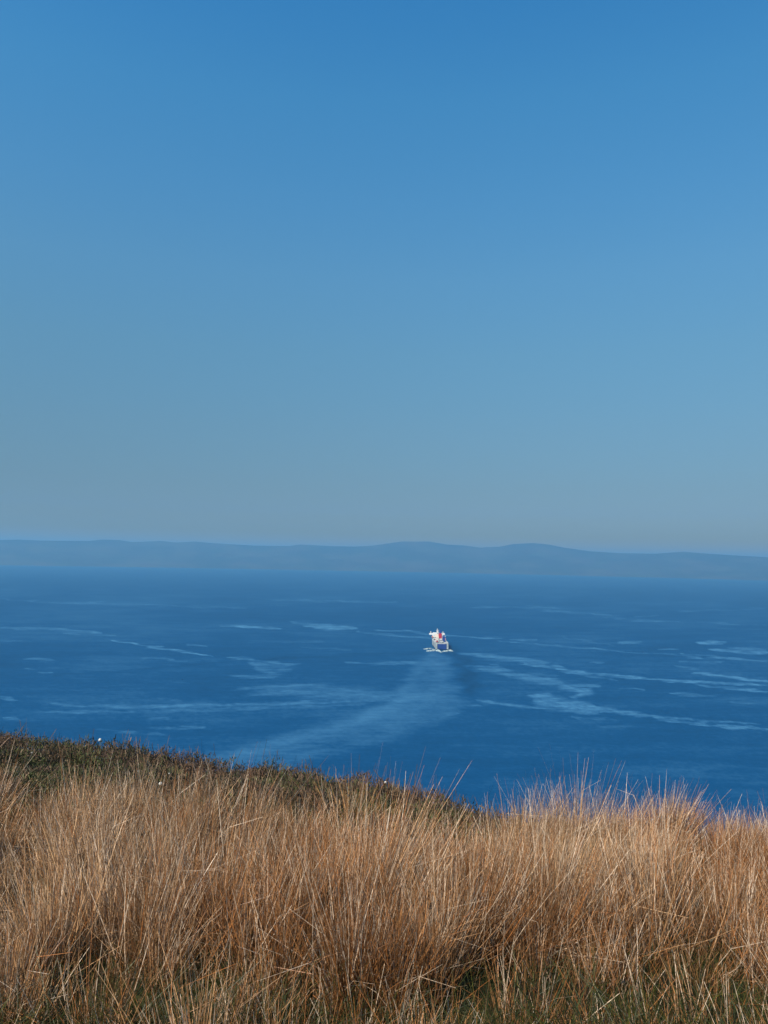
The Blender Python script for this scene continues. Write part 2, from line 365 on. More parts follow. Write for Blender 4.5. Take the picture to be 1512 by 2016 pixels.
def blades(base, d0, bend, L, w, col0, col1, segs=4, kink=None, kdir=None, sides=1, tipw=.25):
    """ribbons (sides=1) or three-sided stalks (sides=3) along base + L*(d0*s + bend*s^2)"""
    n = len(base); s = np.linspace(0, 1, segs + 1)
    P = base[:, None] + L[:, None, None] * (d0[:, None] * s[None, :, None] + bend[:, None] * (s ** 2)[None, :, None])
    if kink is not None:
        over = np.maximum(s[None] - kink[:, None], 0)
        P = P + (L[:, None] * over)[..., None] * kdir[:, None]
    T = P[:, -1] - P[:, 0]; T /= np.linalg.norm(T, axis=1)[:, None]
    a = rng.random(n) * 2 * math.pi
    hd = np.stack([np.cos(a), np.sin(a), np.zeros(n)], -1)
    Wd = np.cross(T, hd); Wd /= np.linalg.norm(Wd, axis=1)[:, None]; Nd = np.cross(T, Wd)
    ws = w[:, None] * (1 - (1 - tipw) * s[None] ** 1.5) * .5
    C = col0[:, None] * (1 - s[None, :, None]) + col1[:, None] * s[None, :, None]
    if sides == 1:
        V = np.stack([P - Wd[:, None] * ws[..., None], P + Wd[:, None] * ws[..., None]], 2)   # n,seg+1,2,3
        k = 2; Ck = np.repeat(C[:, :, None], 2, 2)
        b = (np.arange(n) * (segs + 1) * 2)[:, None] + (np.arange(segs) * 2)[None]
        Q = np.stack([b, b + 1, b + 3, b + 2], -1).reshape(-1, 4)
    else:
        vs = []
        for j in range(3):
            an = j * 2 * math.pi / 3
            vs.append(P + (Wd[:, None] * math.cos(an) + Nd[:, None] * math.sin(an)) * ws[..., None] * 1.1)
        V = np.stack(vs, 2); Ck = np.repeat(C[:, :, None], 3, 2)
        b = (np.arange(n) * (segs + 1) * 3)[:, None] + (np.arange(segs) * 3)[None]
        Q = np.concatenate([np.stack([b + j, b + (j + 1) % 3, b + 3 + (j + 1) % 3, b + 3 + j], -1).reshape(-1, 4) for j in range(3)])
    return V.reshape(-1, 3), Q, Ck.reshape(-1, 3)
def merge(parts):
    V, Q, C, o = [], [], [], 0
    for v, q, c in parts: V.append(v); Q.append(q + o); C.append(c); o += len(v)
    return np.concatenate(V), np.concatenate(Q), np.concatenate(C)
def unit(v): return v / np.linalg.norm(v, axis=-1, keepdims=True)

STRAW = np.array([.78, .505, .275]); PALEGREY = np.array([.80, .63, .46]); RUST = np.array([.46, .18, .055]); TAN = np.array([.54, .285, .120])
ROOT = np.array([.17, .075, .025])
def stalk_set(cx, cy, n, H, spread, tint, lean, fan=.55, sides=1, wid=.0024, zoff=0.0, segs=4):
    """n stalks rising out of a tussock at cx, cy"""
    r = np.abs(rng.normal(0, spread, n)); a = rng.random(n) * 2 * math.pi
    ox, oy = r * np.cos(a), r * np.sin(a)
    bx, by = cx + ox, cy + oy
    bz = ground(bx, by) + EYE - .01 + zoff
    tilt = fan * (r / (spread + 1e-6)) * .22 + np.abs(rng.normal(0, .10, n))
    ta = a + rng.normal(0, .6, n)
    d = np.stack([np.cos(ta) * tilt + lean[0] + rng.normal(0, .21, n), np.sin(ta) * tilt + lean[1] + rng.normal(0, .21, n), np.ones(n)], -1)
    wild = rng.random(n) < .08
    d[wild, :2] += rng.normal(0, .75, (wild.sum(), 2))
    d = unit(d)
    L = H * np.where(rng.random(n) < .62, rng.uniform(.40, .88, n), np.clip(rng.normal(.88, .13, n), .4, 1.2))
    bend = np.stack([rng.normal(0, .045, n) + lean[0] * .08, rng.normal(0, .045, n) + lean[1] * .08, -np.abs(rng.normal(0, .03, n))], -1)
    kink = np.where(rng.random(n) < .10, rng.uniform(.4, .85, n), 2.0)
    ka = rng.random(n) * 2 * math.pi
    kd = np.stack([np.cos(ka) * .8, np.sin(ka) * .8, -rng.uniform(.3, 1.2, n)], -1)
    m = rng.random((n, 1)); m2 = rng.random((n, 1))
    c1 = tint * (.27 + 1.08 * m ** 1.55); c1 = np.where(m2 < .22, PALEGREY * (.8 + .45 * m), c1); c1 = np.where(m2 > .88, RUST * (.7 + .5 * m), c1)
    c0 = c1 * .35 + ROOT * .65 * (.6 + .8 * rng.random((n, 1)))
    w = wid * np.clip(rng.normal(1, .28, n), .5, 1.9)
    return blades(np.stack([bx, by, bz], -1), d, bend, L, w, c0, c1, segs, kink, kd, sides)

def lean_at(x, y):
    return np.array([(fbm(np.array([x * .55]), np.array([y * .55]), 3, 51)[0] - .5) * .50 + .03, (fbm(np.array([x * .55 + 40]), np.array([y * .55]), 3, 52)[0] - .5) * .5])
def tint_at(x, y):
    q = fbm(np.array([x * .8]), np.array([y * .8]), 3, 61)[0]; q2 = rng.random()
    t = np.clip((q - .36) * 3.4 + (q2 - .5) * .55 + (.16 if y > 3.9 else -.36 if y > 2.6 else 0) - (.10 if x < .6 else 0), 0, 1)
    return RUST * (1 - t) * .5 + TAN * (.5 + 0 * t) * (1 - t) + STRAW * t if t < .98 else STRAW
HOLLOWS = []                     # gaps of thinner, shorter stalks between the tussocks
for hx_, hy_, hr_ in ((500, 1880, .26), (1430, 1740, .30), (30, 1720, .26), (1190, 1880, .24), (340, 1840, .18), (760, 1930, .24), (960, 1890, .16), (90, 1950, .26), (640, 1610, .30), (1330, 1950, .25), (1440, 1880, .2), (250, 1960, .2), (1050, 1960, .25), (560, 1800, .15)):
    d_ = ray(hx_, hy_); k_ = -1.58 / d_[2]; HOLLOWS.append((d_[0] * k_, d_[1] * k_, hr_))
parts = []
sp_ = 0.25
for yy in np.arange(0.85, 7.0, sp_):
    for xx in np.arange(-5.6, 6.6, sp_):
        x = xx + rng.normal(0, sp_ * .38); y = yy + rng.normal(0, sp_ * .38)
        if abs(x) > .56 * y + .75 or y < 1.1: continue
        bb = math.atan2(x, y); rr = math.hypot(x, y)
        lim = 5.55 + .35 * (fbm(np.array([x * 1.1]), np.array([3.0]), 3, 71)[0] - .5) * 2
        if x > .6: lim += min((x - .6) * .35, .45)
        if y > lim: continue
        hol = fbm(np.array([x * 1.1 + 5]), np.array([y * 1.5]), 3, 81)[0]
        thin = .35 if hol < .36 else 1.0
        H = .56 * (.86 + 1.1 * (hol - .45)) * rng.uniform(.62, 1.26)
        edge = (lim - y)
        hq = 0.0
        for hx_, hy_, hr_ in HOLLOWS: hq = max(hq, math.exp(-((x - hx_) ** 2 + (y - hy_) ** 2) / hr_ ** 2))
        thin *= 1 - .75 * hq; H *= 1 - .42 * hq
        if y > 4.3: H *= 1.02 if x < .5 else .97
        if edge < .6: H *= .80 + .20 * edge / .6
        if x < .6: H *= 1.0
        if y < 2.65: H *= .84
        if x > 2.4: H *= 1.04
        n = int((125 if y < 2.1 else 190 if y < 2.65 else 390) * rng.uniform(.6, 1.35) * thin)
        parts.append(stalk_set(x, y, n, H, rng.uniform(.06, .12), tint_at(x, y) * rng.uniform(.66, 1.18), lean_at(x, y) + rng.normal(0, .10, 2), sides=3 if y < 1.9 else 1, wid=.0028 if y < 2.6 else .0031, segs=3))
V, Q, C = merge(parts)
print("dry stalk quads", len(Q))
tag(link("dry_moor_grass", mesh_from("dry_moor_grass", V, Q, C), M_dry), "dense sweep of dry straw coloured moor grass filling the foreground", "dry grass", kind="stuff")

# sparse stalks beyond the sweep and on the heather
parts = []
for k in range(150):
    x = rng.uniform(-6, 3.0); y = rng.uniform(5.0, 9.6)
    b = math.atan2(x, y)
    if math.hypot(x, y) > np.interp(b, cb, cd) - .1: continue
    near = y < 6.4
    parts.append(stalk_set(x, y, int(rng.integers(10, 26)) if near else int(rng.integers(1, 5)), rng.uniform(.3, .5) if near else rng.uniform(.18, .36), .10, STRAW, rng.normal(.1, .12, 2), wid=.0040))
V, Q, C = merge(parts)
tag(link("scattered_dry_stalks", mesh_from("scattered_dry_stalks", V, Q, C), M_dry), "loose straw coloured stalks scattered over the green and heather slope", "dry grass", kind="stuff")

# green undergrowth
n = 135000
y = .8 + 9.0 * rng.random(n) ** 1.45; x = rng.uniform(-1, 1, n) * (.68 * y + 1.3)
b = np.arctan2(x, y); keep = np.hypot(x, y) < np.interp(b, cb, cd) - .25
pat = fbm(x * .9 + 3, y * 1.2, 4, 91)
bankp = smooth(4.8, 5.6, y)
keep &= (rng.random(n) < np.where(y < 3.1, 1.0, .0) + np.where(y < 3.1, 0, 1) * np.where(y < 5.0, .6, smooth(.42, .58, pat) * (1 - smooth(7.2, 8.6, y) * .85)))
x, y, pat, bankp = x[keep], y[keep], pat[keep], bankp[keep]; n = len(x)
H = np.where(y < 3.0, rng.uniform(.16, .42, n), rng.uniform(.08, .22, n)) * (1 + .4 * (pat - .5))
d = unit(np.stack([rng.normal(.05, .35, n), rng.normal(0, .35, n), np.ones(n)], -1))
bend = np.stack([rng.normal(0, .3, n), rng.normal(0, .3, n), -rng.uniform(0, .35, n)], -1)
gc = np.array([.044, .056, .014]) * rng.uniform(.6, 1.5, (n, 1)) + np.array([.07, .05, .0]) * (rng.random((n, 1)) < .35) * rng.random((n, 1))
V, Q, C = blades(np.stack([x, y, ground(x, y) + EYE - .01], -1), d, bend, H, rng.uniform(.0025, .005, n) * (1 + .5 * bankp), gc * .6, gc, 2)
tag(link("green_grass", mesh_from("green_grass", V, Q, C), M_green), "short dark green grass under the dry stalks and on the slope behind", "green grass", kind="stuff")

# ------------------------------------------------------------------ heather bank
parts = []
sp_ = .20
BX, BY = [], []
for yy in np.arange(5.2, 13.5, sp_):
    for xx in np.arange(-9, 7, sp_):
        x = xx + rng.normal(0, .06); y = yy + rng.normal(0, .06)
        if abs(x) > .58 * y + .9: continue
        b = math.atan2(x, y); rr = math.hypot(x, y); dc = np.interp(b, cb, cd)
        if rr > dc + .6: continue
        if x > 1.2 and y < 6.6: continue
        p = fbm(np.array([x * .9 + 3]), np.array([y * 1.2]), 4, 91)[0]
        q = smooth(.60, .44, p) if False else 1 - smooth(.44, .60, p)
        if y < 6.8 and rng.random() > q * .9 + .06: continue
        BX.append(x); BY.append(y)
BX, BY = np.array(BX), np.array(BY); nb = len(BX); print("heather plants", nb)
per = 105
bh = (.05 + .30 * smooth(.35, .7, fbm(BX * 1.6, BY * 1.6, 3, 14)) * .6) * rng.uniform(.75, 1.35, nb)
kindv = fbm(BX * 1.7 + 7, BY * 1.7, 3, 15) + rng.normal(0, .08, nb)
BRN, PUR, OLV, DRK = np.array([.115, .070, .036]), np.array([.105, .060, .040]), np.array([.070, .082, .022]), np.array([.034, .026, .014])
n = nb * per
i = np.repeat(np.arange(nb), per)
rr = np.sqrt(rng.random(n)) * .15; aa = rng.random(n) * 2 * math.pi
hx, hy = BX[i] + rr * np.cos(aa), BY[i] + rr * np.sin(aa)
dome = np.sqrt(np.clip(1 - (rr / .17) ** 2, 0.05, 1))
hz = ground(hx, hy) + EYE + bh[i] * dome * rng.uniform(.25, 1.0, n)
d = unit(np.stack([np.cos(aa) * rr * 4 + rng.normal(0, .45, n), np.sin(aa) * rr * 4 + rng.normal(0, .45, n), rng.uniform(.3, 1.2, n)], -1))
bend = rng.normal(0, .25, (n, 3))
kv = kindv[i][:, None]; mix = rng.random((n, 1))
base = np.where(kv < .46, OLV, np.where(kv < .52, DRK, np.where(kv < .60, BRN, PUR)))
c = base * (.5 + 1.1 * mix); sel = rng.random((n, 1))
c = np.where(sel < .10, np.array([.20, .135, .08]) * (.6 + .8 * mix), c); c = np.where(sel > .90, DRK * (.5 + mix), c)
V, Q, C = blades(np.stack([hx, hy, hz], -1), d, bend, rng.uniform(.022, .055, n), rng.uniform(.007, .013, n), c * .7, c, 2, tipw=.5)
# taller springy twigs that break the outline
n = nb * 8; i = np.repeat(np.arange(nb), 8); aa = rng.random(n) * 2 * math.pi; rr = rng.random(n) * .12
hx, hy = BX[i] + rr * np.cos(aa), BY[i] + rr * np.sin(aa)
d = unit(np.stack([rng.normal(0, .35, n), rng.normal(0, .35, n), np.ones(n)], -1))
c = BRN * rng.uniform(.5, 1.8, (n, 1))
P2 = blades(np.stack([hx, hy, ground(hx, hy) + EYE], -1), d, rng.normal(0, .15, (n, 3)), bh[i] * rng.uniform(.8, 1.3, n), rng.uniform(.003, .006, n), c * .8, c, 3, tipw=1.0)
V, Q, C = merge([(V, Q, C), P2])
tag(link("heather", mesh_from("heather", V, Q, C), M_heath), "low brown and olive heather covering the bank behind the grass", "heather", kind="stuff")
# pale flecks of litter and lichen caught in the heather
n = 900; fx = rng.uniform(-6, 2.5, n); fy = rng.uniform(6, 10.3, n)
b = np.arctan2(fx, fy); lp = fbm(fx * 1.2 + 1, fy * 1.5, 3, 33)
k = (np.hypot(fx, fy) < np.interp(b, cb, cd) - .05) & (lp > .52); fx, fy = fx[k], fy[k]; n = len(fx)
d = unit(rng.normal(0, 1, (n, 3)) * np.array([1, 1, .3]))
c = np.array([.42, .33, .19]) * rng.uniform(.5, 1.2, (n, 1))
V, Q, C = blades(np.stack([fx, fy, ground(fx, fy) + EYE + rng.uniform(.06, .17, n)], -1), d, rng.normal(0, .1, (n, 3)), rng.uniform(.02, .06, n), rng.uniform(.006, .014, n), c, c, 2)
tag(link("dead_leaf_litter", mesh_from("dead_leaf_litter", V, Q, C), M_dry), "pale flecks of dead leaf litter caught in the heather", "leaf litter", kind="stuff")

# ------------------------------------------------------------------ tufts one can pick out
def tuft(name, px_, py_base, Y, n, H, spread, tint, lean, label, fan=1.1, wid=.0042, base_tint=None):
    P = at_depth(px_, py_base, Y); x0, y0 = P[0], P[1]; z0 = float(ground(np.array([x0]), np.array([y0]))[0]) + EYE
    root = empty(name, (x0, y0, z0)); tag(root, label, "grass tuft", "tufts standing clear of the grass")
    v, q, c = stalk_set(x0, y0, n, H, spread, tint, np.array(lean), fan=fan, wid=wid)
    me = mesh_from("stalks", v - np.array([x0, y0, z0]), q, c); o = tag(link("stalks", me, M_dry, root), kind="stuff")
    n2 = n // 2; a = rng.random(n2) * 2 * math.pi; r = np.abs(rng.normal(0, spread, n2))
    x, y = x0 + r * np.cos(a), y0 + r * np.sin(a)
    d = unit(np.stack([np.cos(a) * .6 + rng.normal(0, .3, n2), np.sin(a) * .6 + rng.normal(0, .3, n2), np.ones(n2)], -1))
    gc = np.array([.09, .11, .025]) * rng.uniform(.6, 1.4, (n2, 1))
    v, q, c = blades(np.stack([x, y, ground(x, y) + EYE], -1), d, rng.normal(0, .2, (n2, 3)), H * rng.uniform(.25, .55, n2), rng.uniform(.003, .006, n2), gc * .7, gc, 3)
    tag(link("green_blades", mesh_from("green_blades", v - np.array([x0, y0, z0]), q, c), M_green, root), kind="stuff")
    return root
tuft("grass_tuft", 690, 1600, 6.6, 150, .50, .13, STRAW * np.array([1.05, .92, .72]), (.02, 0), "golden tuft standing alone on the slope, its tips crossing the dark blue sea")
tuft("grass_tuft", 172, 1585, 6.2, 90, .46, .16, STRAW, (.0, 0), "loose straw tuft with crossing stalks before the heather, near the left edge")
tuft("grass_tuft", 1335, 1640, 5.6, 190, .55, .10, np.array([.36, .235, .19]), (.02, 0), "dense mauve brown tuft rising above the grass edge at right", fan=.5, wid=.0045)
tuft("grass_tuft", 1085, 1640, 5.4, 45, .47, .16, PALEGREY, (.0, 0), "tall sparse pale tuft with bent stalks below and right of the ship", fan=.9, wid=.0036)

# ------------------------------------------------------------------ cottongrass heads
import bmesh
M_cotton = paint("cotton_head", (.60, .58, .52), .9, .05, 60)
M_stem = paint("green_stem", (.16, .17, .06), .6, .1, 30)
def cotton(px_, py_head, Y, r, label):
    Hd = at_depth(px_, py_head, Y); gz_ = float(ground(np.array([Hd[0]]), np.array([Hd[1]]))[0]) + EYE
    root = empty("cottongrass", (Hd[0], Hd[1], gz_)); tag(root, label, "cottongrass", "white cottongrass heads on the heather bank")
    h = Hd[2] - gz_
    bm = bmesh.new(); bmesh.ops.create_icosphere(bm, subdivisions=3, radius=r)
    for v in bm.verts:
        k = 1 + .28 * (float(vnoise(np.array([v.co.x * 260 + px_]), np.array([v.co.y * 260 + v.co.z * 300]), 4)[0]) - .5)
        v.co *= k; v.co.z *= 1.12; v.co.z += h
    me = bpy.data.meshes.new("seed_head"); bm.to_mesh(me); bm.free()
    for p in me.polygons: p.use_smooth = True
    link("seed_head", me, M_cotton, root)
    n = 1; V, Q, C = blades(np.array([[0.01, 0, -.02]]), np.array([[0, 0, 1.0]]), np.array([[-.01 / h, 0, 0]]), np.array([h + .02]), np.array([.005]), np.array([[.16, .17, .06]]), np.array([[.16, .17, .06]]), 5, sides=3, tipw=.8)
    link("stem", mesh_from("stem", V, Q, C), M_stem, root)
cotton(197, 1457, 9.9, .019, "white cottongrass head standing above the heather crest against the sea")
cotton(316, 1543, 6.6, .014, "white cottongrass head low among straw stalks in front of the heather")
cotton(759, 1541, 8.6, .015, "white cottongrass head on the crest right of the golden tuft")
cotton(272, 1518, 8.0, .008, "tiny white cottongrass bud above a dark hollow in the heather")
cotton(63, 1482, 9.2, .009, "small white cottongrass bud low in the heather near the left edge")
cotton(333, 1523, 7.6, .007, "tiny white cottongrass bud on the green patch before the heather")

def lone(pts, label, w=.004, col=STRAW):
    p = np.array([at_depth(*q) for q in pts]); b0 = p[0].copy(); b0[2] = float(ground(np.array([b0[0]]), np.array([b0[1]]))[0]) + EYE - .02
    s = np.linspace(0, 1, 6); me_v = []
    P = b0 + np.outer(s, p[-1] - b0) + np.outer(s * (1 - s), (p[1] - (b0 + p[-1]) / 2) * (1 if len(pts) > 2 else 0))
    for j in range(3):
        an = j * 2.094; me_v.append(P + np.array([math.cos(an), math.sin(an), 0]) * (w * .5 * (1 - .7 * s))[:, None])
    V = np.stack(me_v, 1).reshape(-1, 3); b = np.arange(5)[:, None] * 3
    Q = np.concatenate([np.stack([b + j, b + (j + 1) % 3, b + 3 + (j + 1) % 3, b + 3 + j], -1).reshape(-1, 4) for j in range(3)])
    o = link("grass_stalk", mesh_from("grass_stalk", V - b0, Q, np.tile(col, (len(V), 1))), M_dry); o.location = b0
    tag(o, label, "grass stalk", "single stalks rising over the heather crest")
lone([(52, 1500, 9.0), (52, 1412, 9.0)], "hair thin upright stalk over the heather crest at far left", .0035, STRAW * .5)
lone([(274, 1480, 9.6), (272, 1465, 9.6), (267, 1451, 9.6)], "pale stalk leaning left over the heather crest, right of the cotton head", .006, STRAW * 1.2)
lone([(452, 1500, 9.4), (456, 1485, 9.4), (463, 1478, 9.4)], "short pale stalk leaning right over the heather crest left of centre", .004, PALEGREY)

# ------------------------------------------------------------------ ferry
def ym(y): return y if y < 60 else 60 + (y - 60) * .64
def bx(bm, x0, x1, y0, y1, z0, z1, bev=0.0):
    y0, y1 = (ym(y0), ym(y1)) if y1 < 400 else (y0, y1)
    r = bmesh.ops.create_cube(bm, size=1.0)
    for v in r["verts"]:
        v.co = Vector(((x0 + x1) / 2 + v.co.x * (x1 - x0), (y0 + y1) / 2 + v.co.y * (y1 - y0), (z0 + z1) / 2 + v.co.z * (z1 - z0)))
def part(name, mat, parent, *boxes, fn=None, label=None):
    bm = bmesh.new()
    for b in boxes: bx(bm, *b)
    if fn: fn(bm)
    bmesh.ops.bevel(bm, geom=[e for e in bm.edges], offset=.12, segments=1, affect='EDGES') if boxes and not fn else None
    me = bpy.data.meshes.new(name); bm.to_mesh(me); bm.free()
    o = link(name, me, mat, parent)
    if label: o["label"] = label
    return o
W = paint("white_ship_paint", (.66, .65, .61), .4, .10, .12); GREYW = paint("grey_hull_white", (.42, .45, .42), .45, .18, .09)  # GREYW is a greyer, more mottled white for hull and stern
NAVY = paint("navy_ship_paint", (.018, .050, .24), .4, .12, .15); REDP = paint("red_funnel_paint", (.52, .015, .03), .4, .06, .2)
CREAM = paint("cream_ship_paint", (.80, .74, .62), .5, .08, .2); ORNG = paint("orange_boat_paint", (.55, .12, .06), .5, .1, .3)
DECK = paint("green_grey_deck", (.10, .12, .12), .8, .2, .2); GLASS = paint("dark_window_glass", (.02, .03, .04), .15, .0, .2)
PINK = paint("faded_pink_paint", (.62, .30, .36), .5, .1, .3); BOOT = paint("dark_boot_paint", (.02, .03, .07), .6, .2, .2)
p = on_sea(870, 1279.5); SH = empty("ferry", (p[0], p[1], 0), R(1.1))
tag(SH, "white and navy car ferry with red funnel seen from astern on the open sea", "ferry")
LEN = 138.0; HB_ = 13.6
def hull_ring(y, z):
    t = y / LEN; e = 1.0
    if t > .70: e = max(0.02, 1 - ((t - .70) / .30) ** 2.2)
    flare = 1 - (1 - z / 15.0) * .30 * smooth(.6, 1, np.array(t)) * 1.0
    tuck = 1 - .05 * (z < 2)
    return HB_ * e * float(flare) * tuck
def hull_band(z0, z1, y0=0.0, y1=LEN, n=40, top=True):
    ys = np.linspace(y0, y1, n); V = []
    for y in ys:
        for z in (z0, z1):
            b = hull_ring(y, z); V += [(-b, y, z), (b, y, z)]
    Q = []
    for i in range(n - 1):
        o = i * 4; q = o + 4
        Q += [(o, q, q + 2, o + 2), (o + 1, o + 3, q + 3, q + 1), (o + 2, q + 2, q + 3, o + 3), (o, o + 1, q + 1, q)]
    Q += [(0, 2, 3, 1), ((n - 1) * 4, (n - 1) * 4 + 1, (n - 1) * 4 + 3, (n - 1) * 4 + 2)]
    return mesh_from("hull", np.array(V, float), np.array(Q))
link("boot_stripe", hull_band(-2.0, 2.0, .3), BOOT, SH)
HU = link("hull", hull_band(2.0, 12.2), GREYW, SH)
link("sheer_strake", hull_band(12.2, 14.0, 6.0), W, SH)
# stern: navy door between white quarter columns
SD = part("stern_door", NAVY, SH, (-9.6, 10.2, -1.1, -.05, 1.4, 12.6), label="wide navy stern door")
for x in np.linspace(-8.4, 9, 8): part("door_rib", NAVY, SD, (x - .25, x + .25, -1.45, -1.12, 1.8, 12.2))
for sx in (-1, 1):
    c_ = part("stern_column", GREYW, SH, (min(sx * 10.3, sx * 13.9), max(sx * 10.3, sx * 13.9), -1.6, 5.9, 1.6, 14.8))
GA = part("stern_gantry", GREYW, SH, (-10.2, 10.2, 0.2, 1.6, 13.0, 13.9))
for q in ((-2.5, -1.0, 0.3, 1.5, 13.95, 16.6), (-6, -5.0, .3, 1.5, 13.95, 15.6), (-8.6, -7.9, .3, 1.5, 13.95, 15.2), (3.4, 4.6, .3, 1.5, 13.95, 15.8), (.6, 1.2, .3, 1.5, 13.95, 15.9)): part("gantry_post", W, GA, q)
part("cross_walk", W, SH, (5.0, 13.4, 2.2, 3.6, 14.9, 16.6))
part("mooring_deck", DECK, SH, (-12.9, 12.9, 6.0, 58, 14.02, 14.25))
for sx in (-1, 1):
    part("bulwark", W, SH, (min(sx * 13.0, sx * 13.55), max(sx * 13.0, sx * 13.55), 6.2, 58, 14.3, 15.9))
HO = part("superstructure", W, SH, (-13.3, 13.3, 60, 146, 14.02, 18.4), (-12.6, 12.6, 66, 144, 18.3, 21.0), (-11.0, 10.0, 92, 142, 20.9, 23.2))
for sx in (-1, 1):
    for z in (15.4, 19.4):
        for k in range(9):
            y = 66 + k * 8.4; X0 = sx * (13.35 if z < 18 else 12.65)
            part("window", GLASS, HO, (min(X0, X0 + sx * .25), max(X0, X0 + sx * .25), y, y + 5.2, z, z + 1.5))
for x0, x1, z0, z1, m_ in ((-12.6, -9.8, 15.0, 17.4, GLASS), (-8.8, -7.4, 15.2, 16.8, REDP), (-12.4, -11.0, 18.9, 20.4, GLASS), (-10.4, -7.6, 19.0, 20.3, DECK), (7.0, 9.4, 18.9, 20.3, GLASS), (10.2, 12.2, 15.0, 17.2, DECK), (-12.2, -9.9, 11.0, 12.0, BOOT)):
    yy = 59.72 if z1 < 18 else 65.72
    if z0 < 12: continue
    part("deck_opening", m_, HO, (x0, x1, yy, yy + .26, z0, z1))
BRW = paint("bright_bridge_paint", (.82, .82, .80), .4, .05, .2)
BR = part("bridge", BRW, SH, (-18.6, 17.4, 140, 150, 21.6, 24.6), (-10.5, 9.8, 139, 150.5, 24.5, 26.4))
for x in np.linspace(-15.5, 13.8, 8):
    part("window", GLASS, BR, (x, x + 2.4, 140.6, 140.98, 22.9, 24.0))
part("wing_house", W, SH, (-17.0, -13.2, 142, 147, 24.65, 26.0)); part("wing_house", W, SH, (12.4, 16.4, 142, 147, 24.65, 26.0))
def dome(x, y, z, r):
    y = ym(y)
    def f(bm):
        bmesh.ops.create_uvsphere(bm, u_segments=16, v_segments=10, radius=r, matrix=Matrix.Translation((x, y, z)))
        bmesh.ops.create_cone(bm, cap_ends=True, segments=10, radius1=r * .5, radius2=r * .5, depth=r * 1.6, matrix=Matrix.Translation((x, y, z - r * 1.3)))
    part("radar_dome", W, SH, fn=f)
dome(-15.2, 144, 27.9, 1.35); dome(13.2, 144, 27.6, 1.35); dome(15.2, 96, 20.2, 1.9)
def mast(bm):
    bmesh.ops.create_cone(bm, cap_ends=True, segments=12, radius1=1.1, radius2=.35, depth=14, matrix=Matrix.Translation((-.5, ym(132), 30.2)))
MS = part("mast", W, SH, fn=mast)
part("crossbar", W, MS, (-4.0, 3.0, 131.7, 132.3, 32.0, 32.6)); part("crossbar", W, MS, (-2.6, 1.6, 131.7, 132.3, 34.2, 34.7))
part("mast_house", W, MS, (-2.3, 1.4, 128, 135, 26.42, 31.5))
# funnel with navy top
def taper(x0, x1, y0, y1, z0, z1, tx, ty):
    def f(bm):
        r = bmesh.ops.create_cube(bm, size=1.0)
        for v in r["verts"]:
            k = (v.co.z + .5); sx = 1 - tx * k; sy = 1 - ty * k
            v.co = Vector(((x0 + x1) / 2 + v.co.x * (x1 - x0) * sx, (y0 + y1) / 2 + v.co.y * (y1 - y0) * sy, z0 + k * (z1 - z0)))
        bmesh.ops.bevel(bm, geom=list(bm.edges), offset=.7, segments=3, affect='EDGES')
    return f
FU = part("funnel", REDP, SH, fn=taper(-1.2, 5.6, 60.5, 73, 15.3, 29.6, .10, .08))
part("funnel_cap", NAVY, FU, fn=taper(-.1, 4.7, 61.5, 72, 29.62, 36.6, .22, .20))
part("funnel_base", W, FU, (-1.8, 6.0, 59.3, 60.45, 14.2, 16.6))
part("exhaust_pipe", NAVY, FU, (1.4, 2.2, 64, 65, 35.5, 37.6)); part("exhaust_pipe", NAVY, FU, (2.6, 3.3, 67, 68, 35.5, 37.4))
part("white_fin", W, SH, (5.5, 7.4, 62, 70, 18.45, 27.0))
part("stair_tower", CREAM, SH, (-6.8, -1.9, 57.6, 59.9, 14.3, 21.6))
part("stair_tower", CREAM, SH, (-9.0, -1.2, 74, 82, 21.05, 27.2))
part("engine_casing", NAVY, SH, (6.3, 11.6, 50, 59.9, 14.3, 24.2))
part("life_raft_rack", PINK, SH, (11.8, 12.9, 44, 54, 16.0, 20.5))
for k, (sx, y) in enumerate(((-1, 40), (-1, 76), (-1, 90), (1, 76), (1, 90))):
    def boat(bm, sx=sx, y=y, z=19.6 if y > 60 else 17.4, xx=13.4 if y > 60 else 10.6):
        r = bmesh.ops.create_uvsphere(bm, u_segments=16, v_segments=10, radius=1.0)
        for v in r["verts"]: v.co = Vector((sx * xx + v.co.x * 1.5, y + v.co.y * 5.0, z + v.co.z * (1.3 if v.co.z > 0 else 1.6)))
    b = part("lifeboat", ORNG if sx < 0 else W, SH, fn=boat)
    zz = 19.6 if y > 60 else 17.4; xx = 13.4 if y > 60 else 10.6
    for q in (-4.4, 4.4): part("davit", W, b, (min(sx * (xx - 1.6), sx * (xx + .2)), max(sx * (xx - 1.6), sx * (xx + .2)), y + q - .3, y + q + .3, zz + 1.2, zz + 2.2))
for x, y, c_, h in ((-8, 22, REDP, 2.0), (-4.2, 22, GREYW, 2.2), (0, 20, W, 1.4), (4, 24, W, 1.5), (8, 20, NAVY, 2.6), (-11, 30, W, 3.0)):
    part("container", c_, SH, (x - 1.3, x + 1.3, y, y + 12, 14.28, 14.28 + h))

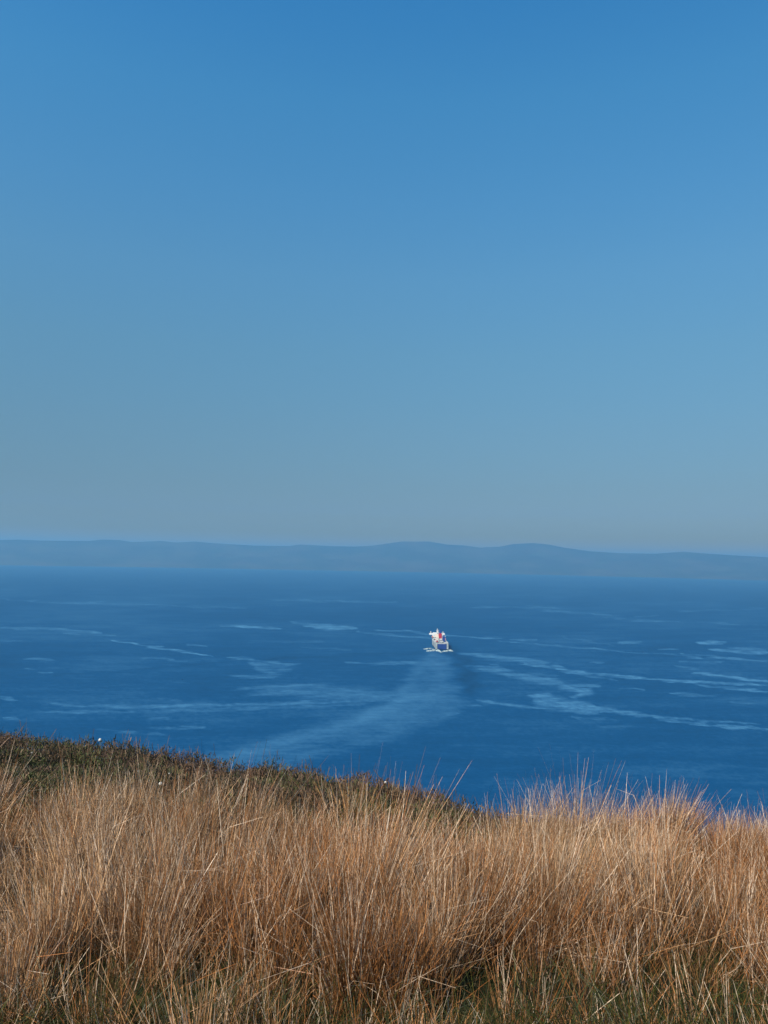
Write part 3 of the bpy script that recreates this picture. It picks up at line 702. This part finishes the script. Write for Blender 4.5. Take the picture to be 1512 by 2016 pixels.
# foam thrown up round the stern
M_foam = paint("sea_foam", (.50, .60, .56), .8, .40, .30)
FV, FQ, fo = [], [], 0
def foam(pts, hw, hz_, seed):
    global fo
    P = np.array([on_sea(*q) for q in pts]); L = np.linspace(0, len(P) - 1, 60)
    cx = np.interp(L, np.arange(len(P)), P[:, 0]); cy = np.interp(L, np.arange(len(P)), P[:, 1])
    t = np.linspace(0, 1, 60); env = np.sin(np.pi * np.clip(t * .92 + .04, 0, 1)) ** .6
    u = np.linspace(-1, 1, 16); T_, U_ = np.meshgrid(t, u, indexing='ij')
    x = cx[:, None] + 0 * U_; y = cy[:, None] + U_ * hw * env[:, None] * (.7 + .7 * vnoise(T_ * 14, U_ * 0, seed))
    z = hz_ * env[:, None] * (1 - U_ ** 2) ** .7 * (.45 + .8 * vnoise(T_ * 9, U_ * 2, seed + 1)) - .15
    V = np.stack([x, y, z], -1).reshape(-1, 3); ii = np.arange(59)[:, None] * 16 + np.arange(15)[None]
    FV.append(V); FQ.append(np.stack([ii, ii + 16, ii + 17, ii + 1], -1).reshape(-1, 4) + fo); fo += len(V)
foam([(834, 1277.8), (842, 1277.5), (850, 1276.4)], 7, 2.2, 3); foam([(839, 1282), (848, 1281), (857, 1280.6)], 9, 1.6, 5)
foam([(858, 1281.5), (863, 1280.8), (869, 1284.6)], 13, 3.4, 7); foam([(868, 1284), (874, 1282), (884, 1281), (892, 1282)], 10, 1.6, 9)
foam([(850, 1278), (856, 1279.4), (860, 1280)], 6, 1.5, 12); foam([(882, 1280), (888, 1280.6), (891, 1281.4)], 5, 2.0, 14)
tag(link("wake_foam", mesh_from("wake_foam", np.concatenate(FV), np.concatenate(FQ), smooth_shade=True), M_foam), "white churned foam spreading round the stern of the ferry", "foam", kind="stuff")

# ------------------------------------------------------------------ birds
M_bird = paint("dark_feathers", (.035, .03, .03), .7, .1, 5)
def bird(px_, py_, Y, span, label, rz, bank):
    P = at_depth(px_, py_, Y); root = empty("seabird", tuple(P), rz); tag(root, label, "bird", "small dark birds over the sea and sky")
    root.rotation_euler = (0, bank, rz)
    bm = bmesh.new(); bmesh.ops.create_uvsphere(bm, u_segments=10, v_segments=8, radius=1)
    for v in bm.verts:
        k = 1 - .45 * max(0, -v.co.y); v.co = Vector((v.co.x * .09 * span * k, v.co.y * .30 * span, v.co.z * .085 * span * k))
    me = bpy.data.meshes.new("body"); bm.to_mesh(me); bm.free(); link("body", me, M_bird, root)
    for sx in (-1, 1):
        st = [(0.04, .16, -.06, .02), (.22, .17, -.04, .10), (.40, .08, -.08, .12), (.52, -.10, -.14, .08)]
        V = []
        for x, yl, yt, z in st:
            V += [(sx * x * span, yl * span, z * span + .01), (sx * x * span, yt * span, z * span + .01), (sx * x * span, yl * span, z * span), (sx * x * span, yt * span, z * span)]
        Q = []
        for i in range(3):
            o = i * 4; Q += [(o, o + 4, o + 5, o + 1), (o + 2, o + 3, o + 7, o + 6), (o, o + 2, o + 6, o + 4), (o + 1, o + 5, o + 7, o + 3)]
        link("wing", mesh_from("wing", np.array(V), np.array(Q)), M_bird, root)
bird(359, 1338, 420, 1.15, "dark bird low over the sea left of the ship", R(70), R(14))
bird(1265.5, 1284, 520, 1.0, "dark bird low over the sea far to the right of the ship", R(100), R(-10))
bird(774, 977, 700, 1.1, "small bird in the sky above the hills near the middle", R(80), R(10))
bird(83, 997, 700, 1.1, "small bird in the sky above the hills near the left edge", R(95), R(-12))
bird(161, 1096, 700, 0.9, "tiny bird before the pale hills at left", R(60), R(10))

# ------------------------------------------------------------------ haze
HAZE_DENS = 1 / 11000.0; HAZE_COL = (.225, .605, .98)
bm = bmesh.new(); bx(bm, -26000, 26000, -26000, 26000, -12, round(float(HZ.max())) + 15)
me = bpy.data.meshes.new("haze"); bm.to_mesh(me); bm.free()
hm = bpy.data.materials.new("haze"); hm.use_nodes = True; t_ = hm.node_tree; t_.nodes.clear()
o_ = t_.nodes.new("ShaderNodeOutputMaterial"); vp = t_.nodes.new("ShaderNodeVolumePrincipled")
vp.inputs["Color"].default_value = (*HAZE_COL, 1); vp.inputs["Density"].default_value = HAZE_DENS; vp.inputs["Anisotropy"].default_value = 0.1
t_.links.new(vp.outputs[0], o_.inputs["Volume"])
hz = link("haze", me, hm); tag(hz, "thin blue haze over the sea and the far hills", "haze", kind="stuff")
